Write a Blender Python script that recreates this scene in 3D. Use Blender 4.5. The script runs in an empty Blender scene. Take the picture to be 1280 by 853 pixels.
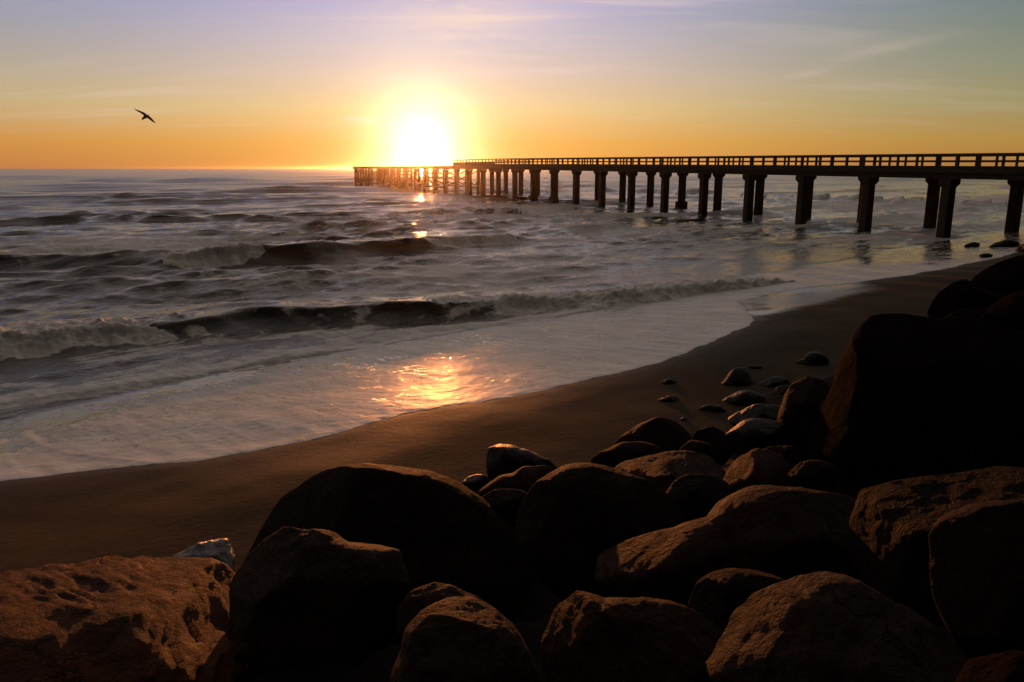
import bpy, bmesh, math, random
import numpy as np
from mathutils import Vector, Matrix, Quaternion

S = bpy.context.scene
COL = S.collection
R = math.radians
random.seed(4)

# ------------------------------------------------------------------ camera
EYE = 6.0
FPX = 980.0                       # focal length in pixels of a 1280 wide picture
PITCH = math.atan((426.5 - 210.3) / FPX)
cam_data = bpy.data.cameras.new('camera')
cam_data.sensor_width = 36.0
cam_data.lens = 36.0 * FPX / 1280.0
cam_data.clip_start = 0.05
cam_data.clip_end = 60000
cam = bpy.data.objects.new('camera', cam_data)
cam.location = (0, 0, EYE)
cam.rotation_euler = (math.pi / 2 - PITCH, 0, 0)
COL.objects.link(cam)
S.camera = cam

# ------------------------------------------------------------------ exposure
S.view_settings.view_transform = 'Standard'
S.view_settings.look = 'None'
S.view_settings.exposure = 0.0
S.view_settings.gamma = 1.0
S.cycles.use_denoising = True
S.cycles.max_bounces = 6
S.cycles.diffuse_bounces = 2
S.cycles.glossy_bounces = 3
S.cycles.transmission_bounces = 2
S.cycles.volume_bounces = 0
S.cycles.sample_clamp_indirect = 4.0
S.cycles.caustics_reflective = False
S.cycles.caustics_refractive = False

# ------------------------------------------------------------------ sun
SUN_AZ, SUN_EL = R(-6.3), R(1.6)
SUND = Vector((math.sin(SUN_AZ) * math.cos(SUN_EL), math.cos(SUN_AZ) * math.cos(SUN_EL), math.sin(SUN_EL)))
sl = bpy.data.lights.new('sun', 'SUN')
sl.energy = 3.4
sl.angle = R(0.6)
sl.color = (1.0, 0.31, 0.075)
so = bpy.data.objects.new('sun', sl)
so.rotation_euler = (-SUND).to_track_quat('-Z', 'Y').to_euler()
so.location = (-30, 250, 30)
COL.objects.link(so)

# ------------------------------------------------------------------ node helpers
def lin(r, g, b, k=1.0):
    f = lambda c: (c / 255 / 12.92 if c / 255 <= 0.04045 else ((c / 255 + 0.055) / 1.055) ** 2.4) * k
    return (f(r), f(g), f(b), 1.0)

class NT:
    def __init__(s, tree):
        s.t = tree; s.n = tree.nodes; s.l = tree.links
        s.n.clear()
    def put(s, sock, v):
        if isinstance(v, bpy.types.NodeSocket): s.l.new(v, sock)
        else: sock.default_value = v
    def math(s, op, a, b=0.0, c=0.0, clamp=False):
        n = s.n.new('ShaderNodeMath'); n.operation = op; n.use_clamp = clamp
        for i, v in enumerate((a, b, c)): s.put(n.inputs[i], v)
        return n.outputs[0]
    def vmath(s, op, a, b=(0, 0, 0)):
        n = s.n.new('ShaderNodeVectorMath'); n.operation = op
        s.put(n.inputs[0], a)
        if op == 'SCALE': s.put(n.inputs['Scale'], b)
        else: s.put(n.inputs[1], b)
        return n.outputs['Value'] if op in ('DOT_PRODUCT', 'LENGTH') else n.outputs[0]
    def sep(s, v):
        n = s.n.new('ShaderNodeSeparateXYZ'); s.put(n.inputs[0], v); return n.outputs
    def comb(s, x, y, z):
        n = s.n.new('ShaderNodeCombineXYZ')
        for i, v in enumerate((x, y, z)): s.put(n.inputs[i], v)
        return n.outputs[0]
    def step(s, v, a, b, lo=0.0, hi=1.0):
        n = s.n.new('ShaderNodeMapRange'); n.interpolation_type = 'SMOOTHSTEP'
        for i, x in zip((0, 1, 2, 3, 4), (v, a, b, lo, hi)): s.put(n.inputs[i], x)
        return n.outputs[0]
    def ramp(s, f, stops, interp='LINEAR'):
        n = s.n.new('ShaderNodeValToRGB'); s.put(n.inputs[0], f)
        r = n.color_ramp; r.interpolation = interp
        while len(r.elements) > 1: r.elements.remove(r.elements[-1])
        r.elements[0].position = stops[0][0]; r.elements[0].color = stops[0][1]
        for p, c in stops[1:]:
            e = r.elements.new(p); e.color = c
        return n.outputs[0]
    def mix(s, f, a, b, mode='MIX'):
        n = s.n.new('ShaderNodeMix'); n.data_type = 'RGBA'; n.blend_type = mode
        n.clamp_factor = True
        s.put(n.inputs[0], f); s.put(n.inputs[6], a); s.put(n.inputs[7], b)
        return n.outputs[2]
    def noise(s, vec, scale, detail=4, rough=0.55, dist=0.0, lac=2.0):
        n = s.n.new('ShaderNodeTexNoise')
        s.put(n.inputs['Vector'], vec); s.put(n.inputs['Scale'], scale)
        n.inputs['Detail'].default_value = detail; n.inputs['Roughness'].default_value = rough
        n.inputs['Distortion'].default_value = dist; n.inputs['Lacunarity'].default_value = lac
        return n.outputs[0]
    def voro(s, vec, scale, feature='F1'):
        n = s.n.new('ShaderNodeTexVoronoi'); n.feature = feature
        s.put(n.inputs['Vector'], vec); s.put(n.inputs['Scale'], scale)
        return n.outputs['Distance']
    def bump(s, h, strength, dist, normal=None):
        n = s.n.new('ShaderNodeBump'); s.put(n.inputs['Height'], h)
        s.put(n.inputs['Strength'], strength); n.inputs['Distance'].default_value = dist
        if normal is not None: s.put(n.inputs['Normal'], normal)
        return n.outputs[0]
    def attr(s, name):
        n = s.n.new('ShaderNodeAttribute'); n.attribute_name = name; return n.outputs['Fac']
    def pos(s):
        return s.n.new('ShaderNodeNewGeometry').outputs['Position']
    def obj(s):
        return s.n.new('ShaderNodeTexCoord').outputs['Object']
    def principled(s, **kw):
        n = s.n.new('ShaderNodeBsdfPrincipled')
        for k, v in kw.items(): s.put(n.inputs[k.replace('_', ' ')], v)
        return n.outputs[0]
    def out(s, sh):
        o = s.n.new('ShaderNodeOutputMaterial'); s.l.new(sh, o.inputs['Surface'])

def material(name):
    m = bpy.data.materials.new(name); m.use_nodes = True
    return m, NT(m.node_tree)

# ------------------------------------------------------------------ sky
W = bpy.data.worlds.new('World'); S.world = W; W.use_nodes = True
t = NT(W.node_tree)
d = t.vmath('NORMALIZE', t.n.new('ShaderNodeTexCoord').outputs['Generated'])
dx, dy, dz = t.sep(d)
el = t.math('MAXIMUM', dz, 0.0)
hor = t.math('SQRT', t.math('ADD', t.math('ADD', t.math('MULTIPLY', dx, dx), t.math('MULTIPLY', dy, dy)), 1e-6))
sx, sy = math.sin(SUN_AZ), math.cos(SUN_AZ)
caz = t.math('DIVIDE', t.math('ADD', t.math('MULTIPLY', dx, sx), t.math('MULTIPLY', dy, sy)), hor)
side = t.math('DIVIDE', t.math('SUBTRACT', t.math('MULTIPLY', dx, sy), t.math('MULTIPLY', dy, sx)), hor)  # + to the right of the sun
elr = t.math('MULTIPLY', el, 2.5)           # ramp position = 2.5 * sin(elevation)
k = 2.5
near = t.ramp(elr, [(0.0, lin(255, 172, 82)), (0.03 * k, lin(255, 186, 92)), (0.07 * k, lin(252, 212, 150)), (0.11 * k, lin(236, 208, 192)),
                    (0.15 * k, lin(216, 202, 214)), (0.195 * k, lin(192, 186, 226)), (0.27 * k, lin(204, 188, 188)), (0.40 * k, lin(188, 170, 162))])
left = t.ramp(elr, [(0.0, lin(208, 134, 74)), (0.03 * k, lin(220, 156, 78)), (0.07 * k, lin(208, 184, 136)), (0.11 * k, lin(188, 176, 160)),
                    (0.15 * k, lin(168, 166, 178)), (0.195 * k, lin(150, 154, 192)), (0.27 * k, lin(164, 156, 164)), (0.40 * k, lin(156, 144, 140))])
right = t.ramp(elr, [(0.0, lin(180, 124, 66)), (0.03 * k, lin(186, 146, 74)), (0.07 * k, lin(164, 154, 110)), (0.11 * k, lin(144, 148, 124)),
                     (0.15 * k, lin(124, 138, 126)), (0.195 * k, lin(108, 132, 142)), (0.27 * k, lin(138, 144, 138)), (0.40 * k, lin(136, 128, 118))])
fl = t.step(side, 0.02, -0.50); fr = t.step(side, 0.06, 0.70)
sky = t.mix(fl, near, left); sky = t.mix(fr, sky, right)
# unseen sky away from the sunset, darkened to keep the boulder faces dark
back = t.step(t.math('ADD', t.math('MULTIPLY', dx, sx), t.math('MULTIPLY', dy, sy)), 0.45, -0.45)
sky = t.mix(t.step(dz, 0.36, 0.9), sky, lin(140, 128, 120))
sky = t.mix(back, sky, lin(19, 17, 19))
# thin cirrus
cp = t.comb(t.math('DIVIDE', dx, t.math('ADD', el, 0.10)), t.math('DIVIDE', dy, t.math('ADD', el, 0.10)), 0.0)
cpm = t.n.new('ShaderNodeMapping'); t.l.new(cp, cpm.inputs[0]); cpm.inputs['Rotation'].default_value = (0, 0, R(14)); cpm.inputs['Scale'].default_value = (0.55, 2.3, 1)
c1 = t.noise(cpm.outputs[0], 1.1, 7, 0.62, 0.6)
c2 = t.noise(cp, 0.42, 3, 0.5)
cl = t.math('MULTIPLY', t.step(c1, 0.44, 0.70), t.step(c2, 0.36, 0.60))
cl = t.math('MULTIPLY', cl, t.step(el, 0.02, 0.10))
# one long streak low on the right
azm = t.math('ARCTAN2', dx, dy)
def streak(az0, el0, slope, ln, wd, amp):
    a = t.math('SUBTRACT', azm, az0)
    b = t.math('SUBTRACT', t.math('SUBTRACT', el, el0), t.math('MULTIPLY', a, slope))
    wob = t.math('MULTIPLY', t.math('SUBTRACT', t.noise(t.comb(t.math('MULTIPLY', azm, 30.0), t.math('MULTIPLY', el, 160.0), 0.0), 1.0, 4, 0.6), 0.5), wd * 1.6)
    b = t.math('ADD', b, wob)
    g = t.math('EXPONENT', t.math('MULTIPLY', t.math('ADD', t.math('POWER', t.math('ABSOLUTE', t.math('DIVIDE', a, ln)), 2.0), t.math('POWER', t.math('ABSOLUTE', t.math('DIVIDE', b, wd)), 2.0)), -1.0))
    return t.math('MULTIPLY', g, amp)
cl2 = t.math('ADD', streak(0.42, 0.127, 0.16, 0.050, 0.0055, 0.24), streak(0.345, 0.105, 0.16, 0.026, 0.0035, 0.20))
cl2 = t.math('ADD', cl2, streak(-0.06, 0.172, 0.04, 0.10, 0.022, 0.70))
cl2 = t.math('ADD', cl2, streak(-0.182, 0.057, -0.10, 0.022, 0.0028, 0.45))
ccol = t.mix(t.step(caz, 0.75, 0.99), lin(196, 178, 150), lin(250, 222, 214))
sky = t.mix(t.math('MULTIPLY', t.math('ADD', t.math('MULTIPLY', cl, 0.42), cl2), t.step(caz, 0.3, 0.8)), sky, ccol)
# glow of the low sun in the sea air
ca = t.vmath('DOT_PRODUCT', d, tuple(SUND))
ang = t.math('MULTIPLY', t.math('ARCCOSINE', t.math('MINIMUM', ca, 0.9999999)), 180 / math.pi)
def glow(w, p, col, amp):
    g = t.math('EXPONENT', t.math('MULTIPLY', t.math('POWER', t.math('DIVIDE', ang, w), p), -1.0))
    n = t.n.new('ShaderNodeVectorMath'); n.operation = 'SCALE'
    n.inputs[0].default_value = col[:3]; t.l.new(t.math('MULTIPLY', g, amp), n.inputs['Scale'])
    return n.outputs[0]
G = glow(2.35, 1.35, (1.0, 0.88, 0.62), 2.4)
G = t.vmath('ADD', G, glow(5.0, 1.2, (1.0, 0.74, 0.30), 0.28))
G = t.vmath('ADD', G, glow(11.0, 1.5, (1.0, 0.60, 0.24), 0.10))
# below the horizon: dark
sky = t.vmath('ADD', sky, G)
sky = t.mix(t.step(dz, 0.0, -0.03), sky, (0.02, 0.015, 0.015, 1))
bg1 = t.n.new('ShaderNodeBackground'); t.l.new(sky, bg1.inputs[0]); bg1.inputs[1].default_value = 0.93
st = t.n.new('ShaderNodeTexSky'); st.sky_type = 'NISHITA'; st.sun_disc = False
st.sun_elevation = SUN_EL; st.sun_rotation = SUN_AZ; st.air_density = 1.0; st.dust_density = 1.5
bg2 = t.n.new('ShaderNodeBackground'); t.l.new(st.outputs[0], bg2.inputs[0]); bg2.inputs[1].default_value = 0.05
ad = t.n.new('ShaderNodeMixShader'); ad.inputs[0].default_value = 0.06; t.l.new(bg1.outputs[0], ad.inputs[1]); t.l.new(bg2.outputs[0], ad.inputs[2])
wo = t.n.new('ShaderNodeOutputWorld'); t.l.new(ad.outputs[0], wo.inputs[0])

# ------------------------------------------------------------------ numeric noise
def _h(ix, iy, iz, seed):
    n = (ix.astype(np.int64) * 374761393 + iy.astype(np.int64) * 668265263 + iz.astype(np.int64) * 1274126177 + seed * 974634533) & 0xffffffff
    n = ((n ^ (n >> 13)) * 1274126177) & 0xffffffff
    n = n ^ (n >> 16)
    return (n & 0xffff) / 32767.5 - 1.0
def vn2(x, y, seed=0):
    x0 = np.floor(x); y0 = np.floor(y); fx = x - x0; fy = y - y0
    ux = fx * fx * fx * (fx * (fx * 6 - 15) + 10); uy = fy * fy * fy * (fy * (fy * 6 - 15) + 10)
    z = np.zeros_like(x0)
    a = _h(x0, y0, z, seed); b = _h(x0 + 1, y0, z, seed); c = _h(x0, y0 + 1, z, seed); e = _h(x0 + 1, y0 + 1, z, seed)
    return (a * (1 - ux) + b * ux) * (1 - uy) + (c * (1 - ux) + e * ux) * uy
def fbm2(x, y, oct=4, seed=0, gain=0.5):
    s = 0; a = 1.0
    for i in range(oct):
        s = s + a * vn2(x, y, seed + i * 17); a *= gain
        x, y = x * 1.62 + y * 1.18 + 5.3, y * 1.62 - x * 1.18 + 1.7
    return s
def vn3(p, seed=0):
    p0 = np.floor(p); f = p - p0; u = f * f * f * (f * (f * 6 - 15) + 10)
    r = 0
    for i in (0, 1):
        for j in (0, 1):
            for q in (0, 1):
                w = (u[:, 0] if i else 1 - u[:, 0]) * (u[:, 1] if j else 1 - u[:, 1]) * (u[:, 2] if q else 1 - u[:, 2])
                r = r + w * _h(p0[:, 0] + i, p0[:, 1] + j, p0[:, 2] + q, seed)
    return r
def fbm3(p, oct=4, seed=0, gain=0.5):
    s = 0; a = 1.0
    M = np.array([[0, .8, .6], [-.8, .36, -.48], [-.6, -.48, .64]])
    for i in range(oct):
        s = s + a * vn3(p, seed + 31 * i); a *= gain
        p = p @ M.T * 2.03 + 3.1
    return s
def sst(a, b, x):
    u = np.clip((x - a) / (b - a), 0, 1); return u * u * (3 - 2 * u)

# ------------------------------------------------------------------ places
CP, SP = math.cos(PITCH), math.sin(PITCH)
def ray(u, v):
    a = (u - 640) / FPX; b = -(v - 426.5) / FPX
    return np.array([a, CP + b * SP, -SP + b * CP])       # forward has unit depth along the lens axis
# shore frame: s runs along the beach, t seaward from the swash edge line
E = np.array([0.72, 0.694]); N = np.array([-0.694, 0.72]); O = np.array([0.0, 20.6])
def st_of(x, y): return (x - O[0]) * E[0] + (y - O[1]) * E[1], (x - O[0]) * N[0] + (y - O[1]) * N[1]
def sand_t(t):
    sea = 0.70 - 0.10 * t
    land = 0.70 - 0.10 * np.maximum(t, -4.0) - 0.045 * np.minimum(t + 4.0, 0)
    z = np.where(t > 0, sea, land)
    return np.maximum(z, -2.5)
def hit_sand(u, v, dz=0.0):
    r = ray(u, v); k = 1.0
    f = lambda k: EYE + k * r[2] - dz - float(sand_t(np.float64(st_of(k * r[0], k * r[1])[1])))
    lo, hi = 1.0, 400.0
    for _ in range(60):
        m = (lo + hi) / 2
        if f(m) > 0: lo = m
        else: hi = m
    return lo * r[0], lo * r[1]
def hit_z(u, v, z):
    r = ray(u, v); k = (z - EYE) / r[2]
    return k * r[0], k * r[1]

EDGE = [(-160, 618), (-80, 610), (0, 602), (120, 588), (250, 575), (330, 560), (400, 546), (460, 531), (510, 517), (560, 509), (600, 504), (640, 497), (700, 484),
        (760, 469), (820, 454), (860, 443), (885, 428), (915, 417), (938, 407), (943, 400), (932, 388), (925, 376), (960, 368), (1000, 361), (1060, 354), (1130, 345), (1180, 336), (1250, 322), (1290, 312)]
ep = sorted(st_of(*hit_sand(u, v)) for u, v in EDGE)
ES = np.array([p[0] for p in ep]); ET = np.array([p[1] for p in ep])
def edge_t(s):
    return np.interp(s, ES, ET) + 0.10 * vn2(s * 0.9, s * 0 + 3.0, 5) + 0.05 * vn2(s * 2.7, s * 0 + 9.0, 6)

TOE_P = np.array([-0.4, 12.2]); TOE_E = np.array([0.715, 0.699]); TOE_N = np.array([0.699, -0.715])
def bank(x, y):
    tau = (x - TOE_P[0]) * TOE_N[0] + (y - TOE_P[1]) * TOE_N[1]
    return 1.15 + 0.345 * tau, tau

# ------------------------------------------------------------------ mesh helpers
def link_mesh(name, verts, faces, mat=None, parent=None, smooth=True):
    me = bpy.data.meshes.new(name)
    me.from_pydata([tuple(v) for v in verts], [], faces)
    if mat: me.materials.append(mat)
    if smooth: me.polygons.foreach_set('use_smooth', [True] * len(me.polygons))
    me.update()
    o = bpy.data.objects.new(name, me); COL.objects.link(o)
    if parent is not None: o.parent = parent
    return o
def grid_mesh(name, P, mat, attrs=None):
    nr, nc = P.shape[:2]
    me = bpy.data.meshes.new(name)
    me.vertices.add(nr * nc); me.vertices.foreach_set('co', P.reshape(-1).astype(np.float32))
    i = np.arange(nr * nc).reshape(nr, nc)
    q = np.stack([i[:-1, :-1], i[:-1, 1:], i[1:, 1:], i[1:, :-1]], -1).reshape(-1)
    nf = len(q) // 4
    me.loops.add(nf * 4); me.loops.foreach_set('vertex_index', q.astype(np.int32))
    me.polygons.add(nf)
    me.polygons.foreach_set('loop_start', np.arange(0, nf * 4, 4, dtype=np.int32))
    me.polygons.foreach_set('use_smooth', np.ones(nf, bool))
    me.update(calc_edges=True)
    for n, a in (attrs or {}).items():
        at = me.attributes.new(n, 'FLOAT', 'POINT'); at.data.foreach_set('value', a.reshape(-1).astype(np.float32))
    me.materials.append(mat)
    o = bpy.data.objects.new(name, me); COL.objects.link(o)
    return o
def empty(name, loc=(0, 0, 0)):
    o = bpy.data.objects.new(name, None); o.location = loc; o.empty_display_size = 0.5; COL.objects.link(o); return o
def tag(o, label=None, cat=None, group=None, kind=None):
    if label: o['label'] = label
    if cat: o['category'] = cat
    if group: o['group'] = group
    if kind: o['kind'] = kind
    return o

# ------------------------------------------------------------------ materials
m_sand, t = material('wet_sand')
p = t.pos(); wet = t.attr('wet'); film = t.attr('film'); shaded_soil = t.attr('shaded_soil')
n1 = t.noise(p, 0.55, 5, 0.6); n2 = t.noise(p, 90.0, 3, 0.7); n3 = t.noise(p, 7.0, 5, 0.6)
base = t.mix(t.step(n1, 0.3, 0.7), (0.050, 0.035, 0.022, 1), (0.066, 0.047, 0.029, 1))
base = t.mix(t.math('MULTIPLY', t.step(n2, 0.35, 0.75), 0.5), base, (0.025, 0.018, 0.013, 1))
n4 = t.noise(t.vmath('MULTIPLY', t.comb(t.vmath('DOT_PRODUCT', p, (0.72, 0.694, 0)), t.vmath('DOT_PRODUCT', p, (-0.694, 0.72, 0)), 0.0), (0.10, 1.1, 1.0)), 1.6, 6, 0.62, 0.5)
base = t.mix(t.math('MULTIPLY', t.step(n4, 0.52, 0.66), 0.35), base, (0.030, 0.021, 0.014, 1))
base = t.mix(t.math('MULTIPLY', t.step(t.noise(p, 38.0, 2, 0.5), 0.73, 0.78), 0.5), base, (0.10, 0.085, 0.065, 1))
base = t.mix(t.math('MULTIPLY', wet, 0.45), base, (0.026, 0.019, 0.014, 1))
base = t.mix(shaded_soil, base, (0.007, 0.0055, 0.0045, 1))  # bank soil, with the shade of the gaps between boulders put into its colour
rough = t.math('SUBTRACT', t.math('SUBTRACT', 0.9, t.math('MULTIPLY', wet, 0.25)), t.math('MULTIPLY', film, 0.48))
h = t.math('ADD', t.math('MULTIPLY', n2, 0.12), t.math('MULTIPLY', n3, 0.9))
bs = t.math('MULTIPLY', t.math('SUBTRACT', 1.0, t.math('MULTIPLY', film, 0.93)), 0.35)
t.out(t.principled(Base_Color=base, Roughness=rough, Specular_IOR_Level=t.math('ADD', 0.04, t.math('MULTIPLY', film, 0.5)), Normal=t.bump(h, bs, 0.03)))

m_sea, t = material('sea_water')
p = t.pos(); foam = t.attr('foam'); filmA = t.attr('film')
rot = t.n.new('ShaderNodeMapping'); rot.vector_type = 'POINT'; t.l.new(p, rot.inputs[0]); rot.inputs['Rotation'].default_value = (0, 0, R(-44))
ps = rot.outputs[0]                                  # x along the shore, y seaward
str1 = t.vmath('MULTIPLY', ps, (0.20, 0.62, 1.0)); str2 = t.vmath('MULTIPLY', ps, (1.35, 0.55, 1.0))
wv = t.vmath('ADD', str1, t.vmath('SCALE', t.n.new('ShaderNodeTexNoise').outputs['Color'], 0.0))
lace = t.noise(str1, 1.25, 9, 0.64, 0.9)
lace2 = t.noise(p, 0.62, 8, 0.70, 0.4)
ls = t.math('ADD', t.math('MULTIPLY', lace, 0.54), t.math('MULTIPLY', lace2, 0.46))
lacef = t.noise(t.vmath('MULTIPLY', ps, (2.6, 1.1, 1.0)), 1.6, 8, 0.68, 0.7)
ls = t.math('ADD', t.math('MULTIPLY', ls, t.math('SUBTRACT', 1.0, filmA)), t.math('MULTIPLY', lacef, filmA))
fcov = t.step(t.math('ADD', t.math('SUBTRACT', ls, 0.5), t.math('MULTIPLY', t.math('SUBTRACT', foam, 0.5), 0.62)), -0.03, 0.06)
fcov = t.math('MULTIPLY', fcov, t.step(foam, 0.0, 0.10))
flow = t.noise(t.vmath('MULTIPLY', ps, (3.2, 0.45, 1.0)), 1.0, 6, 0.6, 0.5)
deep = t.mix(t.step(t.noise(p, 0.12, 3), 0.35, 0.65), (0.024, 0.025, 0.020, 1), (0.042, 0.038, 0.026, 1))
fcol = t.mix(t.step(flow, 0.3, 0.7), (0.56, 0.53, 0.50, 1), (0.86, 0.82, 0.77, 1))
colr = t.mix(fcov, deep, fcol)
rough = t.math('ADD', t.math('ADD', 0.08, t.math('MULTIPLY', t.attr('far'), 0.12)), t.math('MULTIPLY', fcov, 0.45))
b1 = t.noise(t.vmath('MULTIPLY', ps, (0.8, 1.5, 1.0)), 1.6, 5, 0.62, 0.3)
b2 = t.noise(p, 22.0, 4, 0.65)
b3 = t.noise(p, 60.0, 3, 0.6)
far = t.attr('far')
bf2 = t.math('MULTIPLY', t.noise(t.vmath('MULTIPLY', ps, (0.006, 0.022, 1.0)), 1.0, 4, 0.65, 0.3), t.math('MULTIPLY', far, 14.0))
bf = t.math('MULTIPLY', t.noise(t.vmath('MULTIPLY', ps, (0.035, 0.11, 1.0)), 1.0, 5, 0.62, 0.3), t.math('MULTIPLY', far, 4.5))
b0 = t.noise(t.vmath('MULTIPLY', ps, (0.28, 1.0, 1.0)), 1.1, 6, 0.6, 0.4)
opn = t.math('SUBTRACT', 1.0, filmA)
h = t.math('ADD', t.math('ADD', t.math('MULTIPLY', b0, t.math('MULTIPLY', opn, 0.34)), t.math('MULTIPLY', b1, t.math('MULTIPLY', opn, 0.30))), t.math('MULTIPLY', b2, t.math('ADD', 0.010, t.math('MULTIPLY', opn, 0.014))))
h = t.math('ADD', h, t.math('MULTIPLY', flow, t.math('MULTIPLY', filmA, 0.035)))
h = t.math('ADD', h, t.math('MULTIPLY', t.math('MULTIPLY', b3, fcov), 0.008))
h = t.math('ADD', t.math('ADD', h, t.math('ADD', bf, bf2)), t.math('MULTIPLY', fcov, 0.012))
t.out(t.principled(Base_Color=colr, Roughness=rough, IOR=1.33, Specular_IOR_Level=t.math('SUBTRACT', 0.5, t.math('MULTIPLY', fcov, 0.28)), Coat_Weight=t.math('MULTIPLY', filmA, 0.13), Coat_Roughness=0.26, Coat_IOR=1.33, Coat_Normal=t.bump(h, 0.20, 1.0), Normal=t.bump(h, 0.30, 1.0)))

def rock_mat(name, a, b, c, rough, spec, bstr=0.6):
    m, t = material(name)
    p = t.obj(); oi = t.n.new('ShaderNodeObjectInfo').outputs['Random']
    p = t.vmath('ADD', p, t.comb(t.math('MULTIPLY', oi, 40.0), t.math('MULTIPLY', oi, 17.0), 0.0))
    n1 = t.noise(p, 1.7, 6, 0.62, 0.4); n2 = t.noise(p, 34.0, 4, 0.7); n3 = t.noise(p, 7.5, 6, 0.68, 0.2)
    cr = t.step(t.voro(t.vmath('ADD', p, t.vmath('SCALE', t.comb(n1, n3, n1), 0.7)), 1.5, 'DISTANCE_TO_EDGE'), 0.0, 0.035)
    col = t.mix(t.step(n1, 0.35, 0.66), a, b)
    col = t.mix(t.math('MULTIPLY', t.step(n2, 0.46, 0.70), 0.7), col, c)
    col = t.mix(t.math('MULTIPLY', t.step(n3, 0.58, 0.72), 0.5), col, tuple(x * 0.4 for x in a[:3]) + (1,))
    rg = t.math('ADD', rough, t.math('MULTIPLY', t.math('SUBTRACT', n3, 0.5), 0.35))
    col = t.mix(t.math('MULTIPLY', t.math('SUBTRACT', 1.0, cr), 0.6), col, tuple(x * 0.3 for x in a[:3]) + (1,))
    h = t.math('ADD', t.math('ADD', t.math('MULTIPLY', n3, 0.7), t.math('MULTIPLY', n2, 0.26)), t.math('ADD', t.math('MULTIPLY', n1, 0.8), t.math('MULTIPLY', cr, 0.25)))
    t.out(t.principled(Base_Color=col, Roughness=rg, Specular_IOR_Level=spec, Normal=t.bump(h, bstr, 0.09)))
    return m
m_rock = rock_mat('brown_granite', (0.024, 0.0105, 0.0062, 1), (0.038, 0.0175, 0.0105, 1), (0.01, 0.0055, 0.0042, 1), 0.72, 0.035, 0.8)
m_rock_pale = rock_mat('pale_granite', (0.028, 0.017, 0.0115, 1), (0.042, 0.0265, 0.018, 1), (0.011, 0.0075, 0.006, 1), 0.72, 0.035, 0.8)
m_rock_sunlit = rock_mat('sunlit_granite', (0.056, 0.0185, 0.0082, 1), (0.100, 0.036, 0.0155, 1), (0.018, 0.009, 0.006, 1), 0.70, 0.05, 1.0)  # granite copy with the orange sunset light put into its base colour
m_rock_shaded = rock_mat('shaded_granite', (.0055, .0032, .0026, 1), (.0080, .0046, .0036, 1), (.0035, .0024, .0022, 1), 0.9, 0.008)  # granite copy blackened so boulder faces look shaded even in the sun
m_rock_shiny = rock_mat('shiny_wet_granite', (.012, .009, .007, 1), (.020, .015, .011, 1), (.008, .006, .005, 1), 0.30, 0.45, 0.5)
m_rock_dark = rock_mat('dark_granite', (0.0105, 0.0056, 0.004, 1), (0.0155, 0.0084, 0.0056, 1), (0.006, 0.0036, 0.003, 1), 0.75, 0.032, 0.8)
m_rock_wet = rock_mat('wet_granite', (0.01, 0.0075, 0.006, 1), (0.016, 0.012, 0.0095, 1), (0.006, 0.005, 0.0045, 1), 0.45, 0.055, 0.45)

def plain_mat(name, a, b, rough, scale=1.5, stain=0.5, spec=0.3):
    m, t = material(name)
    p = t.obj(); n1 = t.noise(p, scale, 6, 0.65, 0.3); n2 = t.noise(t.vmath('MULTIPLY', p, (2.0, 2.0, 0.35)), 3.0, 5, 0.6)
    col = t.mix(t.step(n1, 0.3, 0.7), a, b)
    col = t.mix(t.math('MULTIPLY', t.step(n2, 0.5, 0.7), stain), col, tuple(x * 0.45 for x in a[:3]) + (1,))
    h = t.math('ADD', t.math('MULTIPLY', n1, 0.6), t.math('MULTIPLY', t.noise(p, 18.0, 4, 0.6), 0.4))
    t.out(t.principled(Base_Color=col, Roughness=rough, Specular_IOR_Level=spec, Normal=t.bump(h, 0.4, 0.04)))
    return m
m_conc = plain_mat('weathered_concrete', (0.036, 0.026, 0.018, 1), (0.056, 0.040, 0.028, 1), 0.85)
m_iron = plain_mat('rusted_iron', (0.055, 0.030, 0.018, 1), (0.09, 0.046, 0.026, 1), 0.8, 2.5)
m_wood = plain_mat('weathered_timber', (0.055, 0.036, 0.024, 1), (0.085, 0.056, 0.037, 1), 0.8, 2.0)

# ------------------------------------------------------------------ beach and bank (one ground sheet to the horizon)
def axis(lo, hi, stp, far):
    a = list(np.arange(lo, hi + 1e-6, stp)); g = stp
    while a[-1] < far: g *= 1.22; a.append(a[-1] + g)
    g = stp
    while a[0] > -far: g *= 1.22; a.insert(0, a[0] - g)
    return np.array(a)
gx = axis(-24, 48, 0.16, 9000); gy = axis(-4, 60, 0.16, 9000)
X, Y = np.meshgrid(gx, gy)
s_, t_ = st_of(X, Y)
def sand_full(X, Y, t_):
    loc = np.exp(-np.maximum(np.hypot(X - 8, Y - 20) - 50, 0) / 40)
    return sand_t(t_) + loc * (0.03 * fbm2(X * 0.35, Y * 0.35, 3, 1) + 0.008 * fbm2(X * 1.3, Y * 1.3, 2, 2))
Z = sand_full(X, Y, t_)
loc = np.exp(-np.maximum(np.hypot(X - 8, Y - 20) - 50, 0) / 40)
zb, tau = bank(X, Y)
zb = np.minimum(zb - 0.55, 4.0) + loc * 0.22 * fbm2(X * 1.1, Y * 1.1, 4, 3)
shaded_soil = sst(-0.05, 0.25, zb - Z)
Z = np.maximum(Z, zb)
Z = np.where(t_ > 60, -2.5, Z)
D_ = t_ - edge_t(s_)
wet = sst(-3.2, -0.1, D_ + 0.5 * fbm2(X * 0.3, Y * 0.3, 3, 8))
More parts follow.
